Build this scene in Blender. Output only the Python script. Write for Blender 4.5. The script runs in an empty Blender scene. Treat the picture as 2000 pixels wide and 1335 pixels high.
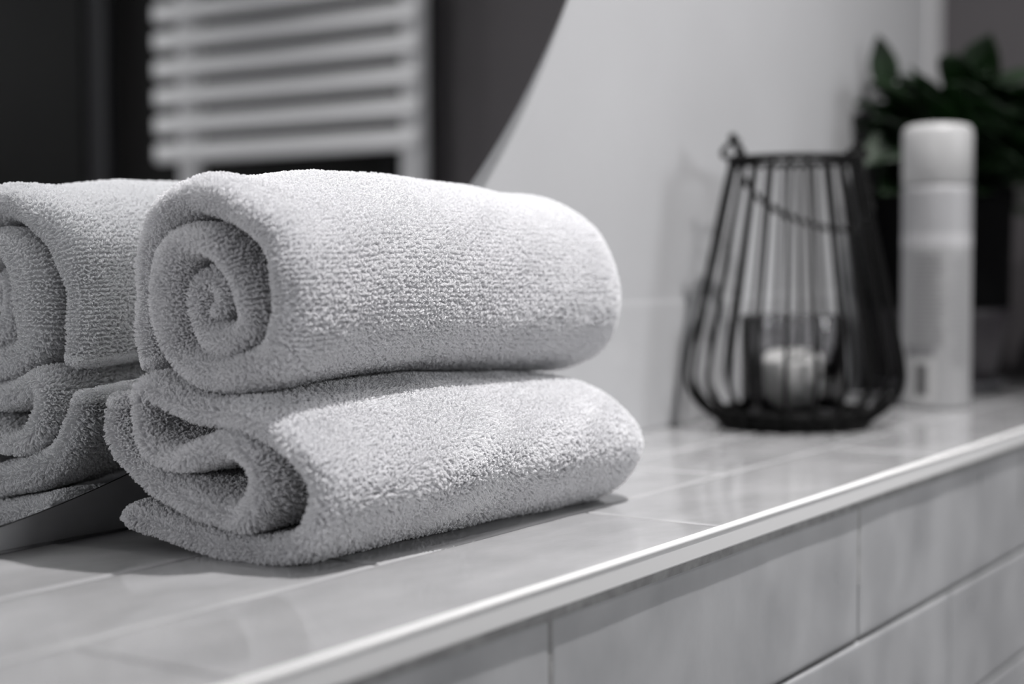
import bpy, bmesh, math, random
import numpy as np
from mathutils import Vector, noise
from math import radians as R, pi, sin, cos, tan, sqrt

# ------------------------------------------------------------------ camera
SC = bpy.context.scene
COL = SC.collection
YAW, PIT, ROL, F, H = R(33.84), R(2.84), R(-.233), 2994., .1064
fw = np.array([cos(YAW)*cos(PIT), sin(YAW)*cos(PIT), -sin(PIT)])
rt = np.cross(fw, [0, 0, 1]); rt /= np.linalg.norm(rt); up = np.cross(rt, fw)
rt, up = cos(ROL)*rt+sin(ROL)*up, -sin(ROL)*rt+cos(ROL)*up
cd = bpy.data.cameras.new('camera'); cam = bpy.data.objects.new('camera', cd); COL.objects.link(cam)
from mathutils import Matrix
M = Matrix([[rt[i], up[i], -fw[i], 0] for i in range(3)]+[[0, 0, 0, 1]])
M.translation = (0, 0, H); cam.matrix_world = M
cd.sensor_width = 36; cd.lens = F/2000*36; cd.clip_start = .02
cd.dof.use_dof = True; cd.dof.focus_distance = .60; cd.dof.aperture_fstop = 4.9
SC.camera = cam

# ------------------------------------------------------------------ light and exposure
SC.view_settings.view_transform = 'Standard'; SC.view_settings.look = 'None'
SC.view_settings.gamma = 1; SC.view_settings.use_curve_mapping = False
SC.view_settings.exposure = 0.0
w = bpy.data.worlds.new('world'); SC.world = w; w.use_nodes = True
w.node_tree.nodes['Background'].inputs[0].default_value = (.8, .82, .9, 1)
w.node_tree.nodes['Background'].inputs[1].default_value = .03

def area(name, loc, target, size, energy, color=(1, .98, .98), spread=180, shape='DISK', sy=None):
    l = bpy.data.lights.new(name, 'AREA'); l.energy = energy; l.size = size; l.shape = shape; l.color = color
    if sy: l.size_y = sy
    l.spread = R(spread)
    o = bpy.data.objects.new(name, l); COL.objects.link(o); o.location = loc
    o.rotation_euler = (Vector(target)-Vector(loc)).to_track_quat('-Z', 'Y').to_euler()
    return o
area('ceiling_downlight', (.86, .00, 1.50), (.66, .34, 0), .03, 6.8, spread=84)
area('ceiling_downlight', (.49, -.40, 1.50), (1.03, .46, .14), .03, .9, spread=60)
area('ceiling_downlight', (.15, -1.05, 1.50), (.15, -1.0, -.9), .08, 7, spread=75)
area('ceiling_downlight', (.85, -1.05, 1.50), (.75, -.9, -.9), .08, 7, spread=75)
area('room_side_fill', (1.02, -1.865, .60), (.62, .36, .06), .60, 3.6, (.97, .98, 1), spread=70, shape='RECTANGLE', sy=.9)  # added fill lamp, brightens the towel sides from the room side
area('towel_end_fill', (-1.57, .28, .50), (.4, .33, .08), .3, 2.3, (.97, .97, 1), spread=100)  # added fill lamp, lifts the shaded front ends of the towels

def onx(x, y, X):
    """point on the vertical plane x = X, used to lay out the towels' folded ends"""
    d = fw+rt*(x-1000)/F-up*(y-667.5)/F
    return np.array([0, 0, H])+d*(X/d[0])

# ------------------------------------------------------------------ materials
def mat(name, base=(.5, .5, .5), rough=.5, metal=0, spec=.5, **k):
    m = bpy.data.materials.new(name); m.use_nodes = True
    b = m.node_tree.nodes['Principled BSDF']
    b.inputs['Base Color'].default_value = (*base, 1); b.inputs['Roughness'].default_value = rough
    b.inputs['Metallic'].default_value = metal; b.inputs['Specular IOR Level'].default_value = spec
    for a, v in k.items(): b.inputs[a.replace('_', ' ')].default_value = v
    return m
def mottled(m, c1, c2, scale, detail=6, bump=0, bscale=200, rr=None, stretch=(1, 1, 1), lo=.35, hi=.7):
    nt = m.node_tree; N, L = nt.nodes, nt.links; b = N['Principled BSDF']
    tc = N.new('ShaderNodeTexCoord'); mp = N.new('ShaderNodeMapping'); mp.inputs['Scale'].default_value = stretch
    L.new(tc.outputs['Object'], mp.inputs[0])
    n = N.new('ShaderNodeTexNoise'); n.inputs['Scale'].default_value = scale; n.inputs['Detail'].default_value = detail
    L.new(mp.outputs[0], n.inputs['Vector'])
    r = N.new('ShaderNodeValToRGB'); r.color_ramp.elements[0].position = lo; r.color_ramp.elements[1].position = hi
    r.color_ramp.elements[0].color = (*c1, 1); r.color_ramp.elements[1].color = (*c2, 1)
    L.new(n.outputs[0], r.inputs[0]); L.new(r.outputs[0], b.inputs['Base Color'])
    if rr:
        q = N.new('ShaderNodeMapRange'); q.inputs['To Min'].default_value = rr[0]; q.inputs['To Max'].default_value = rr[1]
        L.new(n.outputs[0], q.inputs[0]); L.new(q.outputs[0], b.inputs['Roughness'])
    if bump:
        n2 = N.new('ShaderNodeTexNoise'); n2.inputs['Scale'].default_value = bscale; n2.inputs['Detail'].default_value = 4
        L.new(mp.outputs[0], n2.inputs['Vector'])
        bp = N.new('ShaderNodeBump'); bp.inputs['Strength'].default_value = bump; bp.inputs['Distance'].default_value = .001
        L.new(n2.outputs[0], bp.inputs['Height']); L.new(bp.outputs[0], b.inputs['Normal'])
    return m
terry = mat('white_terry', (.86, .86, .875), .9, spec=.15)
_n = terry.node_tree; _t = _n.nodes.new('ShaderNodeBsdfTranslucent'); _t.inputs[0].default_value = (.86, .86, .87, 1)
_x = _n.nodes.new('ShaderNodeMixShader'); _x.inputs[0].default_value = .30
_n.links.new(_n.nodes['Principled BSDF'].outputs[0], _x.inputs[1]); _n.links.new(_t.outputs[0], _x.inputs[2])
_n.links.new(_x.outputs[0], _n.nodes['Material Output'].inputs[0])
ledge_tile = mottled(mat('glazed_top_tile', rough=.15), (.33, .33, .335), (.43, .43, .435), 14, bump=.05, bscale=90, rr=(.03, .13), stretch=(1, 2, 1))
front_tile = mottled(mat('glazed_front_tile', rough=.25), (.37, .375, .385), (.47, .475, .485), 17, detail=9, bump=.06, bscale=160, rr=(.2, .45), stretch=(1.4, 1, 1.1), lo=.3, hi=.62)
grout = mottled(mat('grout', rough=.9), (.25, .25, .25), (.36, .36, .36), 160, bump=.3, bscale=500)
dark_grout = mottled(mat('grout_joint_dark', rough=.9), (.08, .08, .08), (.15, .15, .15), 160, bump=.4, bscale=500)
plaster = mottled(mat('white_wall_paint', rough=.45), (.465, .468, .478), (.50, .504, .515), 6, bump=.03, bscale=120)
wall_tile = mottled(mat('white_wall_tile', rough=.2), (.475, .478, .488), (.52, .524, .535), 12)
trim_metal = mat('satin_edge_trim', (.70, .70, .70), .6, metal=0)
mirror_m = mat('mirror_silver', (.86, .87, .87), 0.0, metal=1)
mirror_edge = mat('mirror_edge_dark', (.015, .015, .015), .4)
grey_paint = mottled(mat('dark_grey_wall_paint', rough=.6, spec=.2), (.105, .098, .103), (.12, .112, .117), 4)
char_tile = mottled(mat('charcoal_wall_tile', rough=.6, spec=.15), (.008, .0078, .008), (.013, .012, .012), 3)
black_paint = mat('black_frame', (.006, .006, .006), .4)
grey_frame = mat('grey_frame', (.035, .035, .038), .5, spec=.2)
door_m = mottled(mat('black_door_panel', rough=.6, spec=.1), (.004, .004, .004), (.008, .008, .008), 4)
ceil_m = mottled(mat('ceiling_paint', rough=.8), (.55, .55, .55), (.6, .6, .6), 3)
floor_m = mottled(mat('floor_tile', rough=.4), (.55, .55, .56), (.65, .65, .66), 5)
rad_m = mat('white_enamel', (.82, .82, .83), .35)
black_wire = mat('black_wire', (.003, .003, .003), .6, spec=.15)
rope_m = mat('black_twisted_wire', (.012, .012, .012), .5)
wax = mat('candle_wax', (.72, .72, .70), .5)
wick_m = mat('burnt_wick', (.01, .01, .01), .9)
glass_m = mat('clear_glass', (.93, .94, .94), .02, Transmission_Weight=1.0, IOR=1.45)
smoke_glass = mat('smoky_cup_glass', (.55, .55, .56), .03, Transmission_Weight=1.0, IOR=1.45)
can_m = mat('can_white_plastic', (.42, .42, .43), .35)
pot_black = mat('matte_black_pot', (.003, .003, .0035), .9, spec=.1)
pot_char = mottled(mat('charcoal_glaze', rough=.4), (.035, .031, .036), (.05, .045, .05), 30)
saucer_m = mat('saucer_grey', (.12, .12, .13), .4)
soil_m = mottled(mat('potting_soil', rough=1), (.01, .008, .006), (.03, .022, .016), 200, bump=.6)
leaf_m = mottled(mat('dark_green_leaf', rough=.5, spec=.3), (.002, .007, .002), (.006, .028, .004), 25)
stem_m = mat('green_stem', (.015, .05, .012), .5)

# ------------------------------------------------------------------ helpers
def obj(name, bm, m, parent=None, smooth=True, mats=None):
    me = bpy.data.meshes.new(name)
    if isinstance(bm, bmesh.types.BMesh):
        bmesh.ops.recalc_face_normals(bm, faces=bm.faces); bm.to_mesh(me); bm.free()
    else:
        me.from_pydata(*bm)
        b2 = bmesh.new(); b2.from_mesh(me); bmesh.ops.recalc_face_normals(b2, faces=b2.faces); b2.to_mesh(me); b2.free()
    for x in (mats or [m]): me.materials.append(x)
    if smooth: me.polygons.foreach_set('use_smooth', [True]*len(me.polygons))
    o = bpy.data.objects.new(name, me); COL.objects.link(o)
    if parent: o.parent = parent
    return o
def tag(o, label=None, cat=None, group=None, kind=None):
    for k, v in (('label', label), ('category', cat), ('group', group), ('kind', kind)):
        if v: o[k] = v
    return o
def struct(name, bm, m, label=None, smooth=False):
    o = obj(name, bm, m, smooth=smooth); o['kind'] = 'structure'
    if label: o['label'] = label
    return o
def empty(name, loc, label, cat, group=None, rz=0):
    o = bpy.data.objects.new(name, None); COL.objects.link(o); o.location = loc; o.rotation_euler.z = rz
    o.empty_display_size = .02
    return tag(o, label, cat, group)
def box(bm, a, b, bev=0, seg=2):
    v = [bm.verts.new((x, y, z)) for x in (a[0], b[0]) for y in (a[1], b[1]) for z in (a[2], b[2])]
    fs = [bm.faces.new([v[i] for i in q]) for q in ((0, 1, 3, 2), (4, 6, 7, 5), (0, 4, 5, 1), (2, 3, 7, 6), (0, 2, 6, 4), (1, 5, 7, 3))]
    if bev:
        es = list({e for f in fs for e in f.edges})
        bmesh.ops.bevel(bm, geom=es, offset=bev, segments=seg, affect='EDGES', profile=.5)
    return bm
def bx(a, b, bev=0, seg=2): return box(bmesh.new(), a, b, bev, seg)
def lathe(bm, prof, seg=64, c=(0, 0, 0), closed=False):
    """prof: list of (r, z); r == 0 makes a pole"""
    rings = []
    for r, z in prof:
        if r < 1e-7: rings.append([bm.verts.new((c[0], c[1], c[2]+z))])
        else: rings.append([bm.verts.new((c[0]+r*cos(2*pi*i/seg), c[1]+r*sin(2*pi*i/seg), c[2]+z)) for i in range(seg)])
    pairs = list(zip(rings, rings[1:]))
    if closed: pairs.append((rings[-1], rings[0]))
    for A, B in pairs:
        for i in range(seg):
            j = (i+1) % seg
            if len(A) == 1 and len(B) == 1: continue
            if len(A) == 1: bm.faces.new((A[0], B[i], B[j]))
            elif len(B) == 1: bm.faces.new((A[i], A[j], B[0]))
            else: bm.faces.new((A[i], A[j], B[j], B[i]))
    return bm
def tube(bm, pts, r, seg=10, closed=False):
    pts = [Vector(p) for p in pts]; n = len(pts); rings = []
    prev = None
    for i, p in enumerate(pts):
        a = pts[(i-1) % n] if (closed or i) else p; b = pts[(i+1) % n] if (closed or i < n-1) else p
        t = (b-a).normalized()
        if prev is None:
            s = t.cross(Vector((0, 0, 1)))
            if s.length < .1: s = t.cross(Vector((1, 0, 0)))
            s.normalize()
        else: s = (prev-t*prev.dot(t)).normalized()
        prev = s; q = t.cross(s)
        rr = r[i] if isinstance(r, (list, tuple)) else r
        rings.append([bm.verts.new(p+s*cos(2*pi*k/seg)*rr+q*sin(2*pi*k/seg)*rr) for k in range(seg)])
    for i in range(n if closed else n-1):
        A, B = rings[i], rings[(i+1) % n]
        for k in range(seg): bm.faces.new((A[k], A[(k+1) % seg], B[(k+1) % seg], B[k]))
    if not closed:
        bm.faces.new(rings[0][::-1]); bm.faces.new(rings[-1])
    return bm
def catmull(P, ds):
    """resample rows of P (n x k); first two or three columns are position"""
    P = np.array(P, float); Q = np.vstack([2*P[0]-P[1], P, 2*P[-1]-P[-2]]); out = []
    for i in range(1, len(Q)-2):
        p0, p1, p2, p3 = Q[i-1:i+3]
        for t in np.linspace(0, 1, 24, endpoint=False):
            out.append(.5*((2*p1)+(-p0+p2)*t+(2*p0-5*p1+4*p2-p3)*t*t+(-p0+3*p1-3*p2+p3)*t**3))
    out.append(P[-1]); out = np.array(out)
    d = np.r_[0, np.cumsum(np.linalg.norm(np.diff(out[:, :2], axis=0), axis=1))]
    n = int(d[-1]/ds)+1; s = np.linspace(0, d[-1], n)
    return np.stack([np.interp(s, d, out[:, k]) for k in range(out.shape[1])], 1)

# ------------------------------------------------------------------ room shell
YF, YB, YM = .2713, .4764, .465        # ledge front, back wall, mirror face
XW = 1.442                             # dark corner wall
ZF, ZC = -.90, 1.60
struct('wall_back', bx((-1.6, YB, ZF), (XW+.1, YB+.1, ZC)), plaster)
struct('wall_right', bx((XW, -.165, ZF), (XW+.1, YB, ZC)), grey_paint)
struct('wall_right', bx((XW, -1.9, ZF), (XW+.1, -.165, ZC)), char_tile)
struct('wall_front', bx((-1.6, -2.0, ZF), (XW+.1, -1.9, ZC)), char_tile)
fb = bmesh.new()
for a, b in (((.66, -1.92, .08), (.71, -1.87, 1.12)), ((1.33, -1.92, .08), (1.38, -1.87, 1.12)), ((.71, -1.92, .08), (1.33, -1.87, .13)), ((.71, -1.92, 1.07), (1.33, -1.87, 1.12))): box(fb, a, b, .004)
struct('fill_frame_1', fb, mat('fill_frame_white', (.6, .6, .6), .4))  # made-up frame around the added fill lamp, out of view
struct('wall_left', bx((-1.7, -2.0, ZF), (-1.6, YB+.1, ZC)), grey_paint)
struct('floor', bx((-1.7, -2.0, ZF-.1), (XW+.1, YB+.1, ZF)), floor_m)
struct('ceiling', bx((-1.7, -2.0, ZC), (XW+.1, YB+.1, ZC+.1)), ceil_m)
struct('trim_1', bx((XW-.044, YB-.003, .084), (XW-.0005, YB+.001, ZC), .001), mat('white_corner_bead', (.60, .60, .61), .4), 'white vertical corner strip at the end of the pale wall')
struct('trim_2', bx((XW-.03, -.195, ZF), (XW+.001, -.145, ZC), .002), black_paint, 'black vertical strip between grey wall and radiator')
struct('trim_3', bx((XW-.015, -.725, ZF), (XW+.001, -.685, ZC), .002), grey_frame)
struct('door_1', bx((XW-.02, -1.45, ZF), (XW+.001, -.725, ZC-.4), .002), door_m)

# ------------------------------------------------------------------ tiled ledge
def tile_grid(verts, faces, u0, u1, v0, v1, top, place, seed, nb=.0024, drop=.0010, wav=.6):
    nu, nv = max(8, int((u1-u0)/.004)), max(6, int((v1-v0)/.003))
    def axis(a, b, n):
        e = [0, .12*nb, .28*nb, .5*nb, .75*nb, nb]
        mid = np.linspace(a+nb, b-nb, n)[1:-1]
        return np.r_[[a+q for q in e], mid, [b-q for q in e[::-1]]]
    U, V = axis(u0, u1, nu), axis(v0, v1, nv)
    b0 = len(verts)
    for u in U:
        for v in V:
            du = min(u-u0, u1-u); dv = min(v-v0, v1-v)
            f = lambda d: 0 if d >= nb else 1-sqrt(max(0, 1-((nb-d)/nb)**2))
            h = top-drop*min(1, f(du)+f(dv))
            h += wav*.00045*noise.noise(Vector((u*16, v*22, seed*7.3)))+wav*.00012*noise.noise(Vector((u*70, v*70, seed)))
            wob = .00025*noise.noise(Vector((u*30, v*30, seed+3)))
            verts.append(place(u+wob*(dv < nb)*0, v+wob, h))
    k = len(V)
    for i in range(len(U)-1):
        for j in range(k-1):
            a = b0+i*k+j; faces.append((a, a+k, a+k+1, a+1))
    # skirts down into the grout
    ring = [(i, 0) for i in range(len(U))]+[(len(U)-1, j) for j in range(1, k)]+[(i, k-1) for i in range(len(U)-2, -1, -1)]+[(0, j) for j in range(k-2, 0, -1)]
    s0 = len(verts)
    for i, j in ring:
        wob = .00025*noise.noise(Vector((U[i]*30, V[j]*30, seed+3)))
        verts.append(place(U[i]+(.0003 if i == 0 else -.0003 if i == len(U)-1 else 0), V[j]+wob+(.0003 if j == 0 else -.0003 if j == k-1 else 0), top-.006))
    for q in range(len(ring)):
        a = b0+ring[q][0]*k+ring[q][1]; q2 = (q+1) % len(ring); b = b0+ring[q2][0]*k+ring[q2][1]
        faces.append((a, b, s0+q2, s0+q))
random.seed(4)
G = .0005
verts, faces = [], []
rows = [(YF+.0028, .3425), (.3425, .4095), (.4095, YB)]
for r_, (a, b) in enumerate(rows):
    x = (.2859 if r_ != 1 else .146)-.2778*3
    x = {0: .2859, 1: .4255-.2778, 2: .2859+.02}[r_]-.2778*3
    while x < XW:
        x1 = min(x+.2778, XW)
        if x1-x > .02: tile_grid(verts, faces, x+G, x1-G, a+(G if r_ else .0006), b-(G if r_ < 2 else 0), 0, lambda u, v, h: (u, v, h), random.random()*50)
        x = x1
lt = obj('tiled_ledge', (verts, [], faces), ledge_tile); lt['kind'] = 'structure'; lt['label'] = 'glossy pale grey tiled ledge top'
g = obj('grout_bed', bx((-.6, YF+.0022, -.05), (XW, YB, -.0009)), grout, lt, smooth=False)
verts, faces = [], []
zr = [(-.0777, -.0118), (-.1466, -.0777), (-.2155, -.1466), (-.2844, -.2155), (-.3533, -.2844)]
for r_, (a, b) in enumerate(zr):
    x = (.4303 if r_ % 2 == 0 else .5715)-.2815*4
    while x < XW:
        x1 = min(x+.2815, XW)
        tile_grid(verts, faces, x+.0009, x1-.0009, a+.0010, b-(.0010 if r_ else 0), 0, lambda u, v, h: (u, YF+.0018-h, v), random.random()*50, drop=.0012, wav=.3)
        x = x1
ft = obj('front_tiles', (verts, [], faces), front_tile); ft['kind'] = 'structure'; ft['label'] = 'grey tiles on the front of the ledge'
obj('front_grout', bx((-.6, YF+.0034, -.36), (XW, YF+.02, -.006)), dark_grout, ft, smooth=False)
obj('ledge_wall', bx((-.6, YF+.006, ZF), (XW, YB, -.03)), grout, lt, smooth=False)
# edge profile: thin lip over the tile edge, rounded nose, vertical face
pr = [(YF+.0030, -.0012), (YF+.0030, .0003), (YF+.0018, .0004)]
for k in range(12):
    t = pi/2*k/6; pr.append((YF+.0002-.0004*sin(t), -.0000+.0004*cos(t)))
pr += [(YF-.0002, -.0072), (YF+.0002, -.0076), (YF+.0030, -.0078)]
vv, ff = [], []
nx = 160; xs = np.linspace(-.6, XW, nx)
for x in xs:
    for y, z in pr:
        wv = .00018*noise.noise(Vector((x*14, 3, 1)))
        vv.append((x, y+wv, z+wv*.6))
n = len(pr)
for i in range(nx-1):
    for j in range(n-1): ff.append((i*n+j, (i+1)*n+j, (i+1)*n+j+1, i*n+j+1))
tr = obj('trim_4', (vv, [], ff), trim_metal, smooth=False); tr['kind'] = 'structure'; tr['label'] = 'pale metal edge strip along the front of the ledge'
m_ = tr.modifiers.new('solid', 'SOLIDIFY'); m_.thickness = .0006
# low course of wall tiles above the ledge
verts, faces = [], []
x = .08-.28*2
while x < XW-.06:
    x1 = min(x+.28, XW-.056); tile_grid(verts, faces, x+.0007, x1-.0007, .0006, .083, 0, lambda u, v, h: (u, YB-.0008-h, v), random.random()*50, nb=.0012, drop=.0002, wav=.3); x = x1
wt = obj('trim_5', (verts, [], faces), wall_tile); wt['kind'] = 'structure'; wt['label'] = 'low course of white wall tiles above the ledge'

# ------------------------------------------------------------------ round mirror
mc = (.272, .5826); MR = .5757
P = np.array([[.355, .0123], [.381, .0177], [.4134, .0248], [.6529, .149], [.6786, .1759], [.7077, .2082], [.732, .2368], [.7479, .2569]])*(YM/.462)
P[:, 1] = H+(np.array([.0123, .0177, .0248, .149, .1759, .2082, .2368, .2569])-H)*(YM/.462)
A_ = np.c_[2*P, np.ones(len(P))]; so = np.linalg.lstsq(A_, (P**2).sum(1), rcond=None)[0]
mc = (so[0], so[1]); MR = sqrt(so[2]+so[0]**2+so[1]**2)
mir = empty('round_mirror', (mc[0], YB, mc[1]), 'large round frameless mirror mounted on the wall behind the towels', 'mirror')
def disc(r, y0, y1, seg=256, bev=0):
    bm = bmesh.new(); R_ = []
    prof = [(r, y1), (r, y0+bev), (r-bev, y0)] if bev else [(r, y1), (r, y0)]
    for rr, y in prof: R_.append([bm.verts.new((rr*cos(2*pi*i/seg), y, rr*sin(2*pi*i/seg))) for i in range(seg)])
    for A, B in zip(R_, R_[1:]):
        for i in range(seg): bm.faces.new((A[i], A[(i+1) % seg], B[(i+1) % seg], B[i]))
    bm.faces.new(R_[0]); bm.faces.new(R_[-1])
    return bm
obj('mirror_glass', disc(MR, YM-YB, YM-YB+.003), mirror_m, mir, smooth=False)
obj('mirror_backing', disc(MR+.0006, YM-YB+.0004, -.0001), mirror_edge, mir, smooth=False)

# ------------------------------------------------------------------ towels
def fnoise(x, y, z, seed):
    return (np.sin(x*1.0+seed)*np.cos(y*1.3+seed*2.1)+np.sin(y*.8+z*1.1+seed*.7)*np.cos(x*.6-z+seed)+np.sin(z*1.7-x*.5+seed*3.3))/3
def dzc(x):   # height changes of the seam between the two rolls along their length
    return np.interp(x, [.39, .424, .4536, .496, .56, .63, .68], [-.0012, 0, .002, .0028, -.001, -.0045, -.006])
def dzt(x):   # unevenness of the top of the pile
    return np.interp(x, [.39, .43, .466, .50, .54, .57, .60, .625, .68], [0, -.0018, .0022, .0028, .0018, .0006, -.002, -.0012, -.003])
PILE = .0030
def make_towel(name, label, cl, X0, X1, top, seed, pile_h=PILE, lean=.5, row_s=.0011, row_x=.00055, jit=.22, turn=.7):
    pts = []
    for px, py, hw, xo in cl:
        p = onx(px, py, X0+xo+.004); pts.append((p[1], p[2], hw*.001, xo))
    DS = .0005
    S = catmull(pts, DS)
    yz, hw, xo = S[:, :2], S[:, 2], S[:, 3]
    n = len(S); sl = np.arange(n)*DS
    xo = xo+.0011*np.sin(sl*95+seed)*np.sin(sl*37+2*seed)+.0005*np.sin(sl*260+seed*4); tot = sl[-1]
    T = np.gradient(yz, axis=0); T /= np.linalg.norm(T, axis=1)[:, None]
    Nn = np.stack([T[:, 1], -T[:, 0]], 1)                       # one side of the sheet
    endf = np.sqrt(np.clip(1-(1-np.minimum(sl, tot-sl)/.003).clip(0, 1)**2, .02, 1))
    hb = np.maximum(hw-pile_h*.9, .0014)*endf
    ctr = np.array([(yz[:, 0].max()+yz[:, 0].min())/2, (yz[:, 1].max()+yz[:, 1].min())/2])
    # cross-section around the sheet in (side, x): list of (side coefficient, lip coefficient, x base)
    xsA = np.r_[np.linspace(X1-.006, X0+.010, 60)]
    sec = []
    for x in xsA: sec.append((1, 0, x, 1, 0))
    for t in np.linspace(0, pi, 9)[1:-1]: sec.append((cos(t), 0, None, cos(t), -sin(t)))
    for x in xsA[::-1]: sec.append((-1, 0, x, -1, 0))
    for t in np.linspace(0, pi, 7)[1:-1]: sec.append((-cos(t), 1, None, -cos(t), sin(t)))
    def place(y, z, x, extra):
        """bend the straight roll into its uneven shape"""
        Z = z.copy()
        u = (x-X0)/(X1-X0)
        wv = np.clip((x-(X1-.034))/.034, 0, 1)
        s = np.sqrt(np.clip(1-.50*wv**2.8, .1, 1))
        yy = ctr[0]+(y-ctr[0])*s; 
        lowpart = np.clip((ctr[1]-z)/.04, 0, 1) if not top else 0*z
        zz = ctr[1]+(z-ctr[1])*(s*(1-.0*lowpart))
        if top: zz = zz-(1-s)*.006
        else: zz = zz-(1-s)*.020*np.clip(z/.06, 0, 1)
        if not top: yy = yy-.007*np.exp(-((z-.034)/.018)**2)*np.clip((ctr[0]-y)/.03, 0, 1)
        zz = zz+dzc(x)*np.exp(-((z-.064)/.028)**2)+(dzt(x)*np.clip((z-.09)/.05, 0, 1)+.0018*np.clip((.085-z)/.02, 0, 1)*np.clip((ctr[0]-y)/.025, 0, 1) if top else 0)
        yy = yy-np.clip(x-.405, 0, 1)*.055*(1 if not top else .02)
        a = .0022*np.clip(u*4, .1, 1)
        nn = fnoise(x*26, yy*55, zz*55, seed)
        nn2 = fnoise(x*70, yy*120, zz*110, seed+5)
        yy = yy+nn*a+nn2*a*.22; zz = zz+fnoise(x*30, zz*50, yy*50, seed+2)*a*.5*np.clip(z/.02, 0, 1)
        return np.stack([x, yy, np.maximum(zz, .0012+extra*0)], -1)
    cols, nrm = [], []
    for sc, far, x, ns, nx_ in sec:
        side = hb*sc
        if x is None:
            if not far: X = (X0+.010+xo)-np.abs(nx_)*(.010-.0+0*hb)
            else: X = np.full(n, X1-.006)+nx_*.006
        else: X = np.where(np.abs(x-(X0+.010)) < .05, x+xo*(1-np.clip((x-X0-.01)/.05, 0, 1)), x)*np.ones(n)
        cols.append(place(yz[:, 0]+Nn[:, 0]*side, yz[:, 1]+Nn[:, 1]*side, X, 0))
    V = np.stack(cols, 1)                                          # n x m x 3
    m = V.shape[1]
    idx = np.arange(n*m).reshape(n, m)
    a = idx[:-1, :]; b = idx[1:, :]
    F_ = np.stack([a, np.roll(a, -1, 1), np.roll(b, -1, 1), b], -1).reshape(-1, 4)
    fl = [tuple(q) for q in F_.tolist()]+[tuple(idx[0, ::-1].tolist()), tuple(idx[-1].tolist())]
    tw = obj(name, (V.reshape(-1, 3).tolist(), [], fl), terry); tag(tw, label, 'towel')
    # ---- terry loops
    rng = np.random.default_rng(int(seed*10))
    dS = np.gradient(V, axis=0); dM = (np.roll(V, -1, 1)-np.roll(V, 1, 1))
    NN = np.cross(dM, dS); NN /= np.linalg.norm(NN, axis=2)[..., None]+1e-12
    if (NN[:, 20, 1]*Nn[:, 0]+NN[:, 20, 2]*Nn[:, 1]).mean() < 0: NN = -NN
    # exposure: is the point on side c of sample i in the open?
    coarse = yz[::5]
    def openness(sgn):
        q = yz+Nn*(sgn*(hw+.007))[:, None]
        d = np.linalg.norm(q[:, None]-coarse[None], axis=2)
        far = np.abs(np.arange(n)[:, None]-np.arange(0, n, 5)[None])*DS > .02
        d = np.where(far, d, 1)
        # escape test: walk outwards
        ok = np.ones(n, bool)
        for st in (.004, .008, .012, .018, .026):
            q = yz+Nn*(sgn*(hw+st))[:, None]
            dd = np.linalg.norm(q[:, None]-coarse[None], axis=2); ok &= ~((dd < .0052)).any(1)
        return ok
    op = {1: openness(1), -1: openness(-1)}
    B, Nm, A1, A2 = [], [], [], []
    # dense param sampling: positions along the section by arc length
    seglen = np.linalg.norm(np.roll(V, -1, 1)-V, axis=2).mean(0)
    cum = np.r_[0, np.cumsum(seglen)]; total = cum[-1]
    nrow = int(tot/row_s); ncol = int(total/row_x)
    si = np.r_[np.arange(26)*.22, (np.arange(nrow)+.5)/nrow*(n-1), n-1-np.arange(26)*.22]
    ci = (np.arange(ncol)+.5)/ncol*total
    SI, CI = np.meshgrid(si, ci, indexing='ij')
    SI = SI+rng.normal(0, jit, SI.shape)*row_s/DS
    SI = SI+fnoise(CI*90, SI*.011, 0, seed)*2.1
    CI = CI+rng.normal(0, .25, CI.shape)*row_x
    SI = SI.clip(0, n-1.001); CI = CI.clip(0, total*.9999)
    k = np.searchsorted(cum, CI, 'right')-1; k = k.clip(0, m-1); tf = (CI-cum[k])/np.maximum(seglen[k], 1e-9); k2 = (k+1) % m
    i0 = SI.astype(int); sf = SI-i0
    def bil(Arr):
        return (Arr[i0, k]*(1-sf)[..., None]*(1-tf)[..., None]+Arr[i0, k2]*(1-sf)[..., None]*tf[..., None]
                + Arr[i0+1, k]*sf[..., None]*(1-tf)[..., None]+Arr[i0+1, k2]*sf[..., None]*tf[..., None])
    Pp = bil(V); Pn = bil(NN); Pn /= np.linalg.norm(Pn, axis=2)[..., None]+1e-9
    nA = len(xsA)
    side = np.where(k < nA-1, 1, np.where((k > nA+6) & (k < nA*2+6), -1, 0))
    isopen = np.where(side == 1, op[1][i0], np.where(side == -1, op[-1][i0], True))
    keep = (isopen | (Pp[..., 0] < X0+.042)) & ~((side == 0) & (Pp[..., 0] > X0+.1) & (rng.random(SI.shape) > .8))
    Pp, Pn = Pp[keep], Pn[keep]
    nl = len(Pp)
    # local frame: along the roll (x) and around it
    ax = np.zeros_like(Pn); ax[:, 0] = 1; ax -= Pn*(ax*Pn).sum(1)[:, None]
    bad = np.linalg.norm(ax, axis=1) < .3
    ax[bad] = np.cross(Pn[bad], [0, .3, 1.]); ax /= np.linalg.norm(ax, axis=1)[:, None]
    bx_ = np.cross(Pn, ax)
    th = rng.normal(0, turn, nl)
    d1 = ax*np.cos(th)[:, None]+bx_*np.sin(th)[:, None]
    f1 = fnoise(Pp[:, 0]*160, Pp[:, 1]*160, Pp[:, 2]*160, seed+1); f2 = fnoise(Pp[:, 0]*200, Pp[:, 1]*180, Pp[:, 2]*150, seed+9)
    ln = ax*(f1*lean+rng.normal(0, .20, nl))[:, None]+bx_*(f2*lean+rng.normal(0, .20, nl))[:, None]
    ln[:, 2] -= .10
    lipf = np.clip((X0+.030-Pp[:, 0])/.015, 0, 1); ln *= (1-.5*lipf)[:, None]
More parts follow.
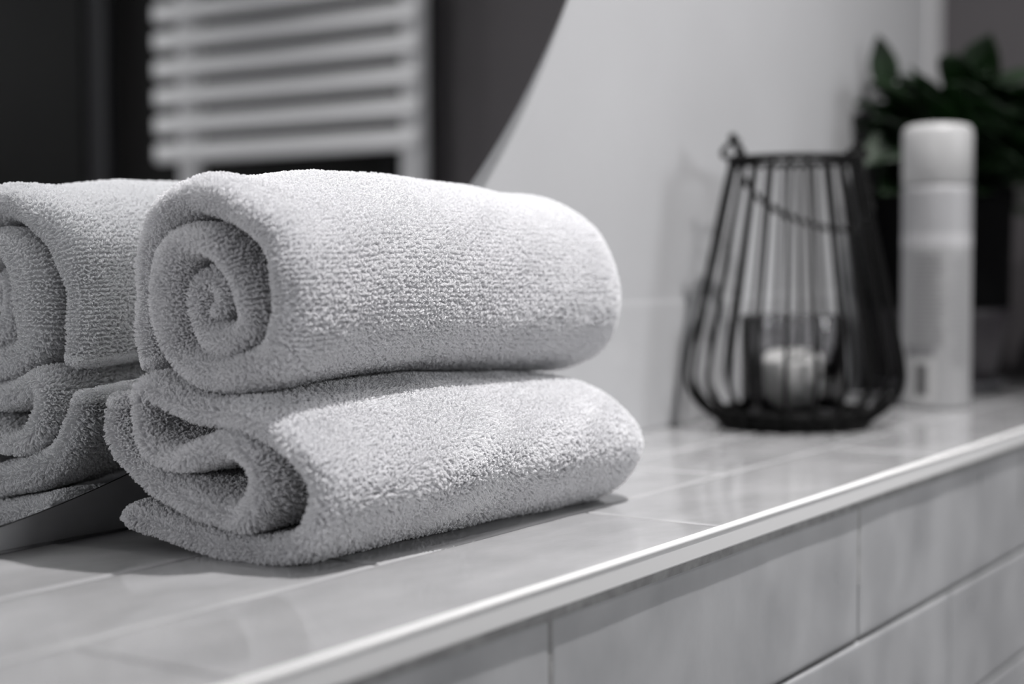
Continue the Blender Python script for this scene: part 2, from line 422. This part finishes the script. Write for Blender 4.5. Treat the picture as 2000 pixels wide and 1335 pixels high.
    hgt = pile_h*rng.uniform(.72, 1.18, nl)*(1+.15*f2)*(1+.12*np.clip((X0+.030-Pp[:, 0])/.015, 0, 1))
    wdt = rng.uniform(.0005, .0009, nl)
    tws = rng.uniform(-.9, .9, nl)
    prof = [(-.45, -.1), (-.55, .35), (-.62, .72), (-.30, 1.0), (.30, 1.0), (.62, .72), (.50, .35), (.40, -.1)]
    d2 = np.cross(Pn, d1)
    C_ = np.zeros((nl, len(prof), 3))
    for j, (a_, h_) in enumerate(prof):
        ang = tws*h_
        dd = d1*np.cos(ang)[:, None]+d2*np.sin(ang)[:, None]
        C_[:, j] = Pp+dd*(a_*wdt)[:, None]+(Pn+ln*h_*.8)/np.sqrt(1+(h_*.5)**2)*(h_*hgt)[:, None]
    C_[..., 2] = np.maximum(C_[..., 2], .0004)
    C_[..., 1] = np.minimum(C_[..., 1], YM-.0006)
    hc = bpy.data.hair_curves.new(name+'_pile'); hc.add_curves([len(prof)]*nl)
    hc.points.foreach_set('position', C_.astype(np.float32).ravel())
    ra = hc.attributes.get('radius') or hc.attributes.new('radius', 'FLOAT', 'POINT')
    ra.data.foreach_set('value', np.repeat(rng.uniform(.00020, .00029, nl), len(prof)).astype(np.float32))
    hc.materials.append(terry)
    ho = bpy.data.objects.new('terry_pile', hc); COL.objects.link(ho); ho.parent = tw; ho['kind'] = 'stuff'
    print(name, 'loops', nl)
    return tw

top_cl = [(306, 712, 6, .006), (297, 650, 7, .006), (293, 560, 7.5, .005), (302, 475, 8, .003), (335, 408, 8, .001), (395, 373, 8, 0), (460, 392, 8, 0),
          (520, 438, 8, 0), (556, 510, 8, 0), (566, 600, 8, 0), (550, 680, 8, 0), (500, 722, 7.8, 0), (435, 728, 7.5, 0), (375, 705, 7.5, 0),
          (340, 658, 8.5, -.002), (327, 590, 10, -.004), (332, 525, 9.6, -.004), (352, 478, 7.5, -.005), (392, 464, 6.0, -.005), (434, 486, 5.4, -.003),
          (472, 532, 5.4, 0), (495, 588, 5.6, 0), (490, 635, 6, 0), (462, 662, 6.4, 0), (425, 658, 6.6, .001), (403, 622, 6.4, .001), (396, 578, 6.2, .001), (411, 543, 5.6, .002), (434, 550, 5.0, .003), (448, 580, 4.8, .004), (440, 612, 4.2, .006)]
bot_cl = [(272, 1002, 5.7, 0), (312, 1019, 5.5, 0), (370, 1041, 5.5, 0), (430, 1059, 5.5, 0), (490, 1074, 5.5, 0), (540, 1075, 5.6, 0), (585, 1061, 6, 0), (612, 1030, 6.2, 0),
          (620, 985, 6.2, 0), (605, 935, 6.2, 0), (578, 885, 6.3, 0), (540, 843, 6.4, 0), (490, 812, 6.3, 0), (440, 803, 6, 0), (390, 795, 6, 0), (340, 772, 6, 0),
          (304, 750, 5.5, 0), (286, 772, 5, -.001), (288, 815, 5, -.002), (300, 855, 5, -.002), (330, 886, 5, -.002), (370, 893, 5.2, -.002), (410, 877, 5.6, -.002), (448, 862, 5.8, -.002), (480, 878, 6, -.002),
          (496, 920, 6, -.002), (498, 965, 6, -.002), (478, 1008, 5.6, -.002), (430, 996, 6.2, -.002), (380, 972, 6.5, -.002), (330, 944, 6.5, 0), (280, 908, 6.5, 0), (247, 866, 6.5, 0), (236, 815, 6.4, .001), (246, 774, 6, .004)]
make_towel('rolled_towel', 'white terry towel rolled in a round spiral, upper one of the stack', top_cl, .404, .644, True, 1.7, .0023, .35, row_s=.0016, row_x=.00050, jit=.19, turn=.6)
make_towel('rolled_towel', 'white terry towel loosely folded with flattened S-shaped end, lying directly on the ledge', bot_cl, .401, .618, False, 4.2, .0031, .6)

# ------------------------------------------------------------------ lantern
LC = (.940, .4070, 0)
lan = empty('wire_lantern', LC, 'black wire lantern with flared cage and drooping twisted handle', 'lantern')
def cage_r(z):   # radius of the cage at height z
    zz = [0.004, .008, .014, .022, .032, .042, .06, .10, .14, .174]
    rr = [.0475, .054, .0615, .0675, .0705, .0700, .0665, .0575, .0490, .0415]
    return float(np.interp(z, zz, rr))
zsm = catmull([(cage_r(z), z) for z in (.004, .012, .022, .032, .044, .06, .10, .14, .174)], .004)
NW = 24
for i in range(NW):
    a = 2*pi*(i+.3)/NW
    obj('cage_wire', tube(bmesh.new(), [(r*cos(a), r*sin(a), z) for r, z in zsm], .0015, 8), black_wire, lan)
ring = lambda r, z, t: tube(bmesh.new(), [(r*cos(2*pi*k/64), r*sin(2*pi*k/64), z) for k in range(64)], t, 10, True)
obj('top_ring', ring(.0415, .1745, .0022), black_wire, lan)
bb = lathe(bmesh.new(), [(0, .0005), (.047, .0005), (.0500, .002), (.0505, .0115), (.0490, .013), (.0465, .0115), (.0460, .0035), (0, .0035)], 64)
obj('base_plate', bb, black_wire, lan)
# pivot lugs on either side of the top ring, handle lies back over the cage
ld = np.array([-rt[0]*1.0, -rt[1]*1.0]); ld /= np.linalg.norm(ld)        # towards the left lug
bk = np.array([-ld[1], ld[0]]); bk = bk if bk@np.array([fw[0], fw[1]]) > 0 else -bk
def lug(sg, hz):
    c = Vector((ld[0]*sg*.0405, ld[1]*sg*.0405, .176))
    pts = [c+Vector((ld[0]*sg*0.002*sin(t)*2+ld[0]*.004*sin(t*2)*sg, ld[1]*sg*.002*sin(t)*2+ld[1]*.004*sin(t*2)*sg, hz*(1-cos(t))/2)) for t in np.linspace(0, 2*pi, 20, endpoint=False)]
    return tube(bmesh.new(), pts, .0017, 8, True)
for sg, hz in ((1, .015), (-1, .009)): obj('handle_lug', lug(sg, hz), black_wire, lan)
hp = []
def hpt(side, back, z): return (ld[0]*side+bk[0]*back, ld[1]*side+bk[1]*back, z)
hpts = [hpt(.0375, .000, .188), hpt(.034, .022, .176), hpt(.024, .044, .160), hpt(.006, .054, .146), hpt(-.014, .057, .137), hpt(-.034, .050, .131), hpt(-.049, .034, .131), hpt(-.054, .016, .142), hpt(-.0475, .003, .160), hpt(-.0415, .0, .180)]
HS = catmull([list(p) for p in hpts], .0012)
bm = bmesh.new()
for ph in (0, pi):
    q = []
    for i, p in enumerate(HS):
        a = i*.42+ph; q.append((p[0]+ld[0]*.0011*cos(a), p[1]+ld[1]*.0011*cos(a), p[2]+.0011*sin(a)))
    tube(bm, q, .0013, 6)
obj('twisted_handle', bm, rope_m, lan)

# glass cup and candle inside the lantern
cup = lathe(bmesh.new(), [(0, 0), (.031, 0), (.0335, .003), (.0345, .068), (.0340, .0695), (.0325, .0695), (.0318, .068), (.0308, .006), (0, .005)], 64)
cu = obj('candle_cup', cup, smoke_glass); cu.location = (LC[0]-.001, LC[1], .0040)
tag(cu, 'smoky glass candle cup standing inside the black wire lantern', 'glass')
cn = empty('candle', (LC[0]-.001, LC[1], .0095), 'short white pillar candle inside the smoky glass cup', 'candle')
obj('wax', lathe(bmesh.new(), [(0, 0), (.0195, 0), (.0205, .001), (.0205, .029), (.0195, .0305), (.012, .029), (0, .0285)], 48), wax, cn)
obj('wick', tube(bmesh.new(), [(0, 0, .028), (.0005, 0, .034), (.0018, .0005, .038)], .0008, 6), wick_m, cn)

# ------------------------------------------------------------------ spray can
can = empty('spray_can', (1.125, .3735, .0003), 'white cylindrical spray can with printed label, in front of the plant', 'spray can')
CR = .0253
obj('can_body', lathe(bmesh.new(), [(0, .0015), (.021, .0015), (.0235, 0), (CR, .0015), (CR, .162), (CR-.0008, .164), (CR-.003, .165), (0, .165)], 64), can_m, can)
obj('cap', lathe(bmesh.new(), [(CR-.0005, .1648), (CR+.0002, .166), (CR+.0002, .2025), (CR-.0008, .2058), (CR-.0030, .2080), (CR-.007, .2092), (CR-.014, .2100), (0, .2104)], 64), mat('cap_white', (.47, .47, .47), .4), can)
fa = math.atan2(-can.location.y, -can.location.x)          # label printed around the side
def patch(a0, a1, z0, z1, dr=.00015):
    k = 16; v = []; f = []; a0, a1 = 2*fa-a1, 2*fa-a0      # angles counted to the left of the can
    for i in range(k+1):
        a = a0+(a1-a0)*i/k
        for z in (z0, z1): v.append(((CR+dr)*cos(a), (CR+dr)*sin(a), z))
    for i in range(k): f.append((i*2, i*2+2, i*2+3, i*2+1))
    return (v, [], f)
lab = obj('label', patch(fa-1.45, fa+1.45, .002, .118, .0001), mat('label_grey', (.36, .36, .365), .4), can)
obj('label_band', patch(fa-1.5, fa+1.5, .119, .128, .0002), mat('label_band_white', (.5, .5, .51), .35), can)
obj('upper_label', patch(fa-1.5, fa+1.5, .130, .160, .0001), mat('label_mid_grey', (.37, .37, .38), .4), can)
dk = mat('print_grey', (.25, .25, .255), .5); dk2 = mat('barcode_grey', (.10, .10, .10), .5); lt_ = mat('barcode_white', (.46, .46, .46), .4)
rnd = random.Random(3)
# in view, positive angle offsets appear at the left of the can
bmv, bmf = [], []
def addp(p):
    o = len(bmv); bmv.extend(p[0]); bmf.extend([tuple(i+o for i in q) for q in p[2]])
z = .114
while z > .047:
    L_ = rnd.uniform(.55, .78)
    addp(patch(fa-.1-L_+.62, fa-.05+.75, z-.0016, z, .0003)); z -= .0033
obj('printed_lines', (bmv, [], bmf), dk, lab)
bmv, bmf = [], []
z = .112
while z > .03:
    addp(patch(fa-.95, fa-.35+rnd.uniform(-.2, .0), z-.001, z, .0003)); z -= .0036
obj('printed_lines', (bmv, [], bmf), mat('print_pale_grey', (.30, .30, .31), .5), lab)
obj('print_bar', patch(fa+.05, fa+.9, .039, .046, .0003), mat('print_mid', (.2, .2, .205), .5), lab)
obj('barcode_panel', patch(fa+.0, fa+.95, .004, .037, .0003), lt_, lab)
bmv, bmf = [], []
a = fa+.22
while a < fa+.60:
    w_ = rnd.choice((.012, .02, .03)); addp(patch(a, a+w_, .010, .033, .0005)); a += w_+rnd.choice((.008, .014))
obj('barcode_lines', (bmv, [], bmf), dk2, lab)

# ------------------------------------------------------------------ potted plant
PC = (1.266, .4165, 0)
pl = empty('potted_plant', PC, 'dark green leafy houseplant in black and charcoal pot at the ledge end', 'plant')
obj('saucer', lathe(bmesh.new(), [(0, .0005), (.042, .0005), (.0525, .007), (.0535, .010), (.051, .010), (.041, .003), (0, .003)], 64), saucer_m, pl)
obj('planter', lathe(bmesh.new(), [(0, .0032), (.040, .0032), (.0425, .006), (.0580, .066), (.0580, .070), (.0565, .070), (.0400, .008), (0, .006)], 64), pot_char, pl)
obj('nursery_pot', lathe(bmesh.new(), [(0, .0085), (.038, .0085), (.0555, .072), (.0570, .150), (.0585, .152), (.0585, .168), (.0565, .168), (.0550, .150), (.0530, .072), (.034, .012), (0, .011)], 64), pot_black, pl)
obj('soil', lathe(bmesh.new(), [(0, .158), (.03, .157), (.0550, .155), (.0550, .150), (0, .150)], 48), soil_m, pl)
rnd = random.Random(11)
lv, lf = [], []; sbm = bmesh.new()
def leaf(base, d, upv, L, W, curl):
    d = Vector(d).normalized(); s = d.cross(Vector(upv)).normalized(); nrm = s.cross(d).normalized()
    n_, m_ = 10, 6; o = len(lv)
    for i in range(n_+1):
        t = i/n_; wv = W*(sin(pi*min(1, t**.75))**.8)*(1-.15*t)
        c = Vector(base)+d*(L*(t-.15*curl*t*t))-nrm*(L*curl*t*t*.55)
        for j in range(m_+1):
            q = (j/m_-.5)*2
            p = c+s*(q*wv*.5)+nrm*(abs(q)*wv*.16+.001*sin(q*6+t*9)); lv.append(tuple(p))
    for i in range(n_):
        for j in range(m_):
            a_ = o+i*(m_+1)+j; lf.append((a_, a_+1, a_+m_+2, a_+m_+1))
def frond(base, tip, L, W, curl, face, upv=(0, -.6, .8)):
    mid = (Vector(base)+Vector(tip))/2+Vector((rnd.uniform(-.01, .01), rnd.uniform(-.01, .005), .012))
    pts = [Vector(base)*(1-t)**2+mid*2*t*(1-t)+Vector(tip)*t*t for t in np.linspace(0, 1, 9)]
    tube(sbm, pts, .0011, 6)
    leaf(pts[-1], (pts[-1]-pts[-3]).normalized()+Vector(face), upv, L, W, curl)
YMAX = YB-PC[1]
for i in range(125):
    a = rnd.uniform(0, 2*pi); rr = rnd.uniform(.01, .098)
    tip = Vector((rr*cos(a)*1.1, rr*sin(a)-.012, .155+(.098-rr*.35)*rnd.uniform(.1, 1)**.7))
    if tip.x < -.045: tip.x = -.045+(tip.x+.045)*.3
    q_ = tip.x*rt[0]+tip.y*rt[1]
    if q_ < -.040: tip.x += -(q_+.040)*1.6*rt[0]; tip.y += -(q_+.040)*1.6*rt[1]
    tip.y = min(tip.y, YMAX-.026)
    b = Vector((rnd.uniform(-.03, .03), rnd.uniform(-.03, .03), .155))
    fx, fy = max(cos(a)*.8, -.25), sin(a)*.8
    if tip.y > .02: fy = min(fy, 0)
    frond(b, tip, rnd.uniform(.044, .060), rnd.uniform(.036, .050), rnd.uniform(.1, .5), (fx, fy-.1, rnd.uniform(-.5, .3)))
# the single leaf that stands up above the rest on the left, and the drooping ones on the right
rv = Vector((rt[0], rt[1], 0)).normalized()
frond((-.01, .01, .155), tuple(-rv*.047+Vector((0, .0, .252))), .046, .026, .1, (-.15, 0, 1.6), (-fw[0], -fw[1], .1))
for k in range(12):
    frond((.0, -.02, .155), tuple(rv*(.050+.006*k)+Vector((-.01, -.02-.004*(k%3), .228-.010*k))), .046, .032, .7, (rv.x*.6, rv.y*.6-.2, -.5))
lv = [(x, min(y, YMAX-.004), z) for x, y, z in lv]
fo = obj('foliage', (lv, [], lf), leaf_m, pl)
sm = fo.modifiers.new('s', 'SOLIDIFY'); sm.thickness = .0006
obj('stems', sbm, stem_m, pl)

# ------------------------------------------------------------------ towel radiator on the corner wall, seen in the mirror
ry0, ry1 = 2*YM-1.440, 2*YM-1.030
rad = empty('towel_radiator', (XW, (ry0+ry1)/2, .16), 'white ladder towel radiator reflected in the round mirror', 'radiator')
def rel(a): return (a[0]-XW, a[1]-(ry0+ry1)/2, a[2]-.16)
for yy in (ry0+.038, ry1-.022):
    obj('upright', tube(bmesh.new(), [rel((1.375, yy, z)) for z in (.15, .155, .9, 1.28, 1.285)], [.012, .016, .016, .016, .012], 20), rad_m, rad)
for k in range(26):
    z0 = .236+k*.0345+(.04 if k > 12 else 0)
    if z0 > 1.25: break
    obj('rail', bx(rel((1.346, ry0, z0)), rel((1.364, ry1, z0+.0225)), .005, 3), rad_m, rad)
for yy in (ry0+.038, ry1-.022):
    for z0 in (.62, 1.2): obj('wall_bracket', bx(rel((1.37, yy-.01, z0)), rel((XW, yy+.01, z0+.02)), .002), rad_m, rad)
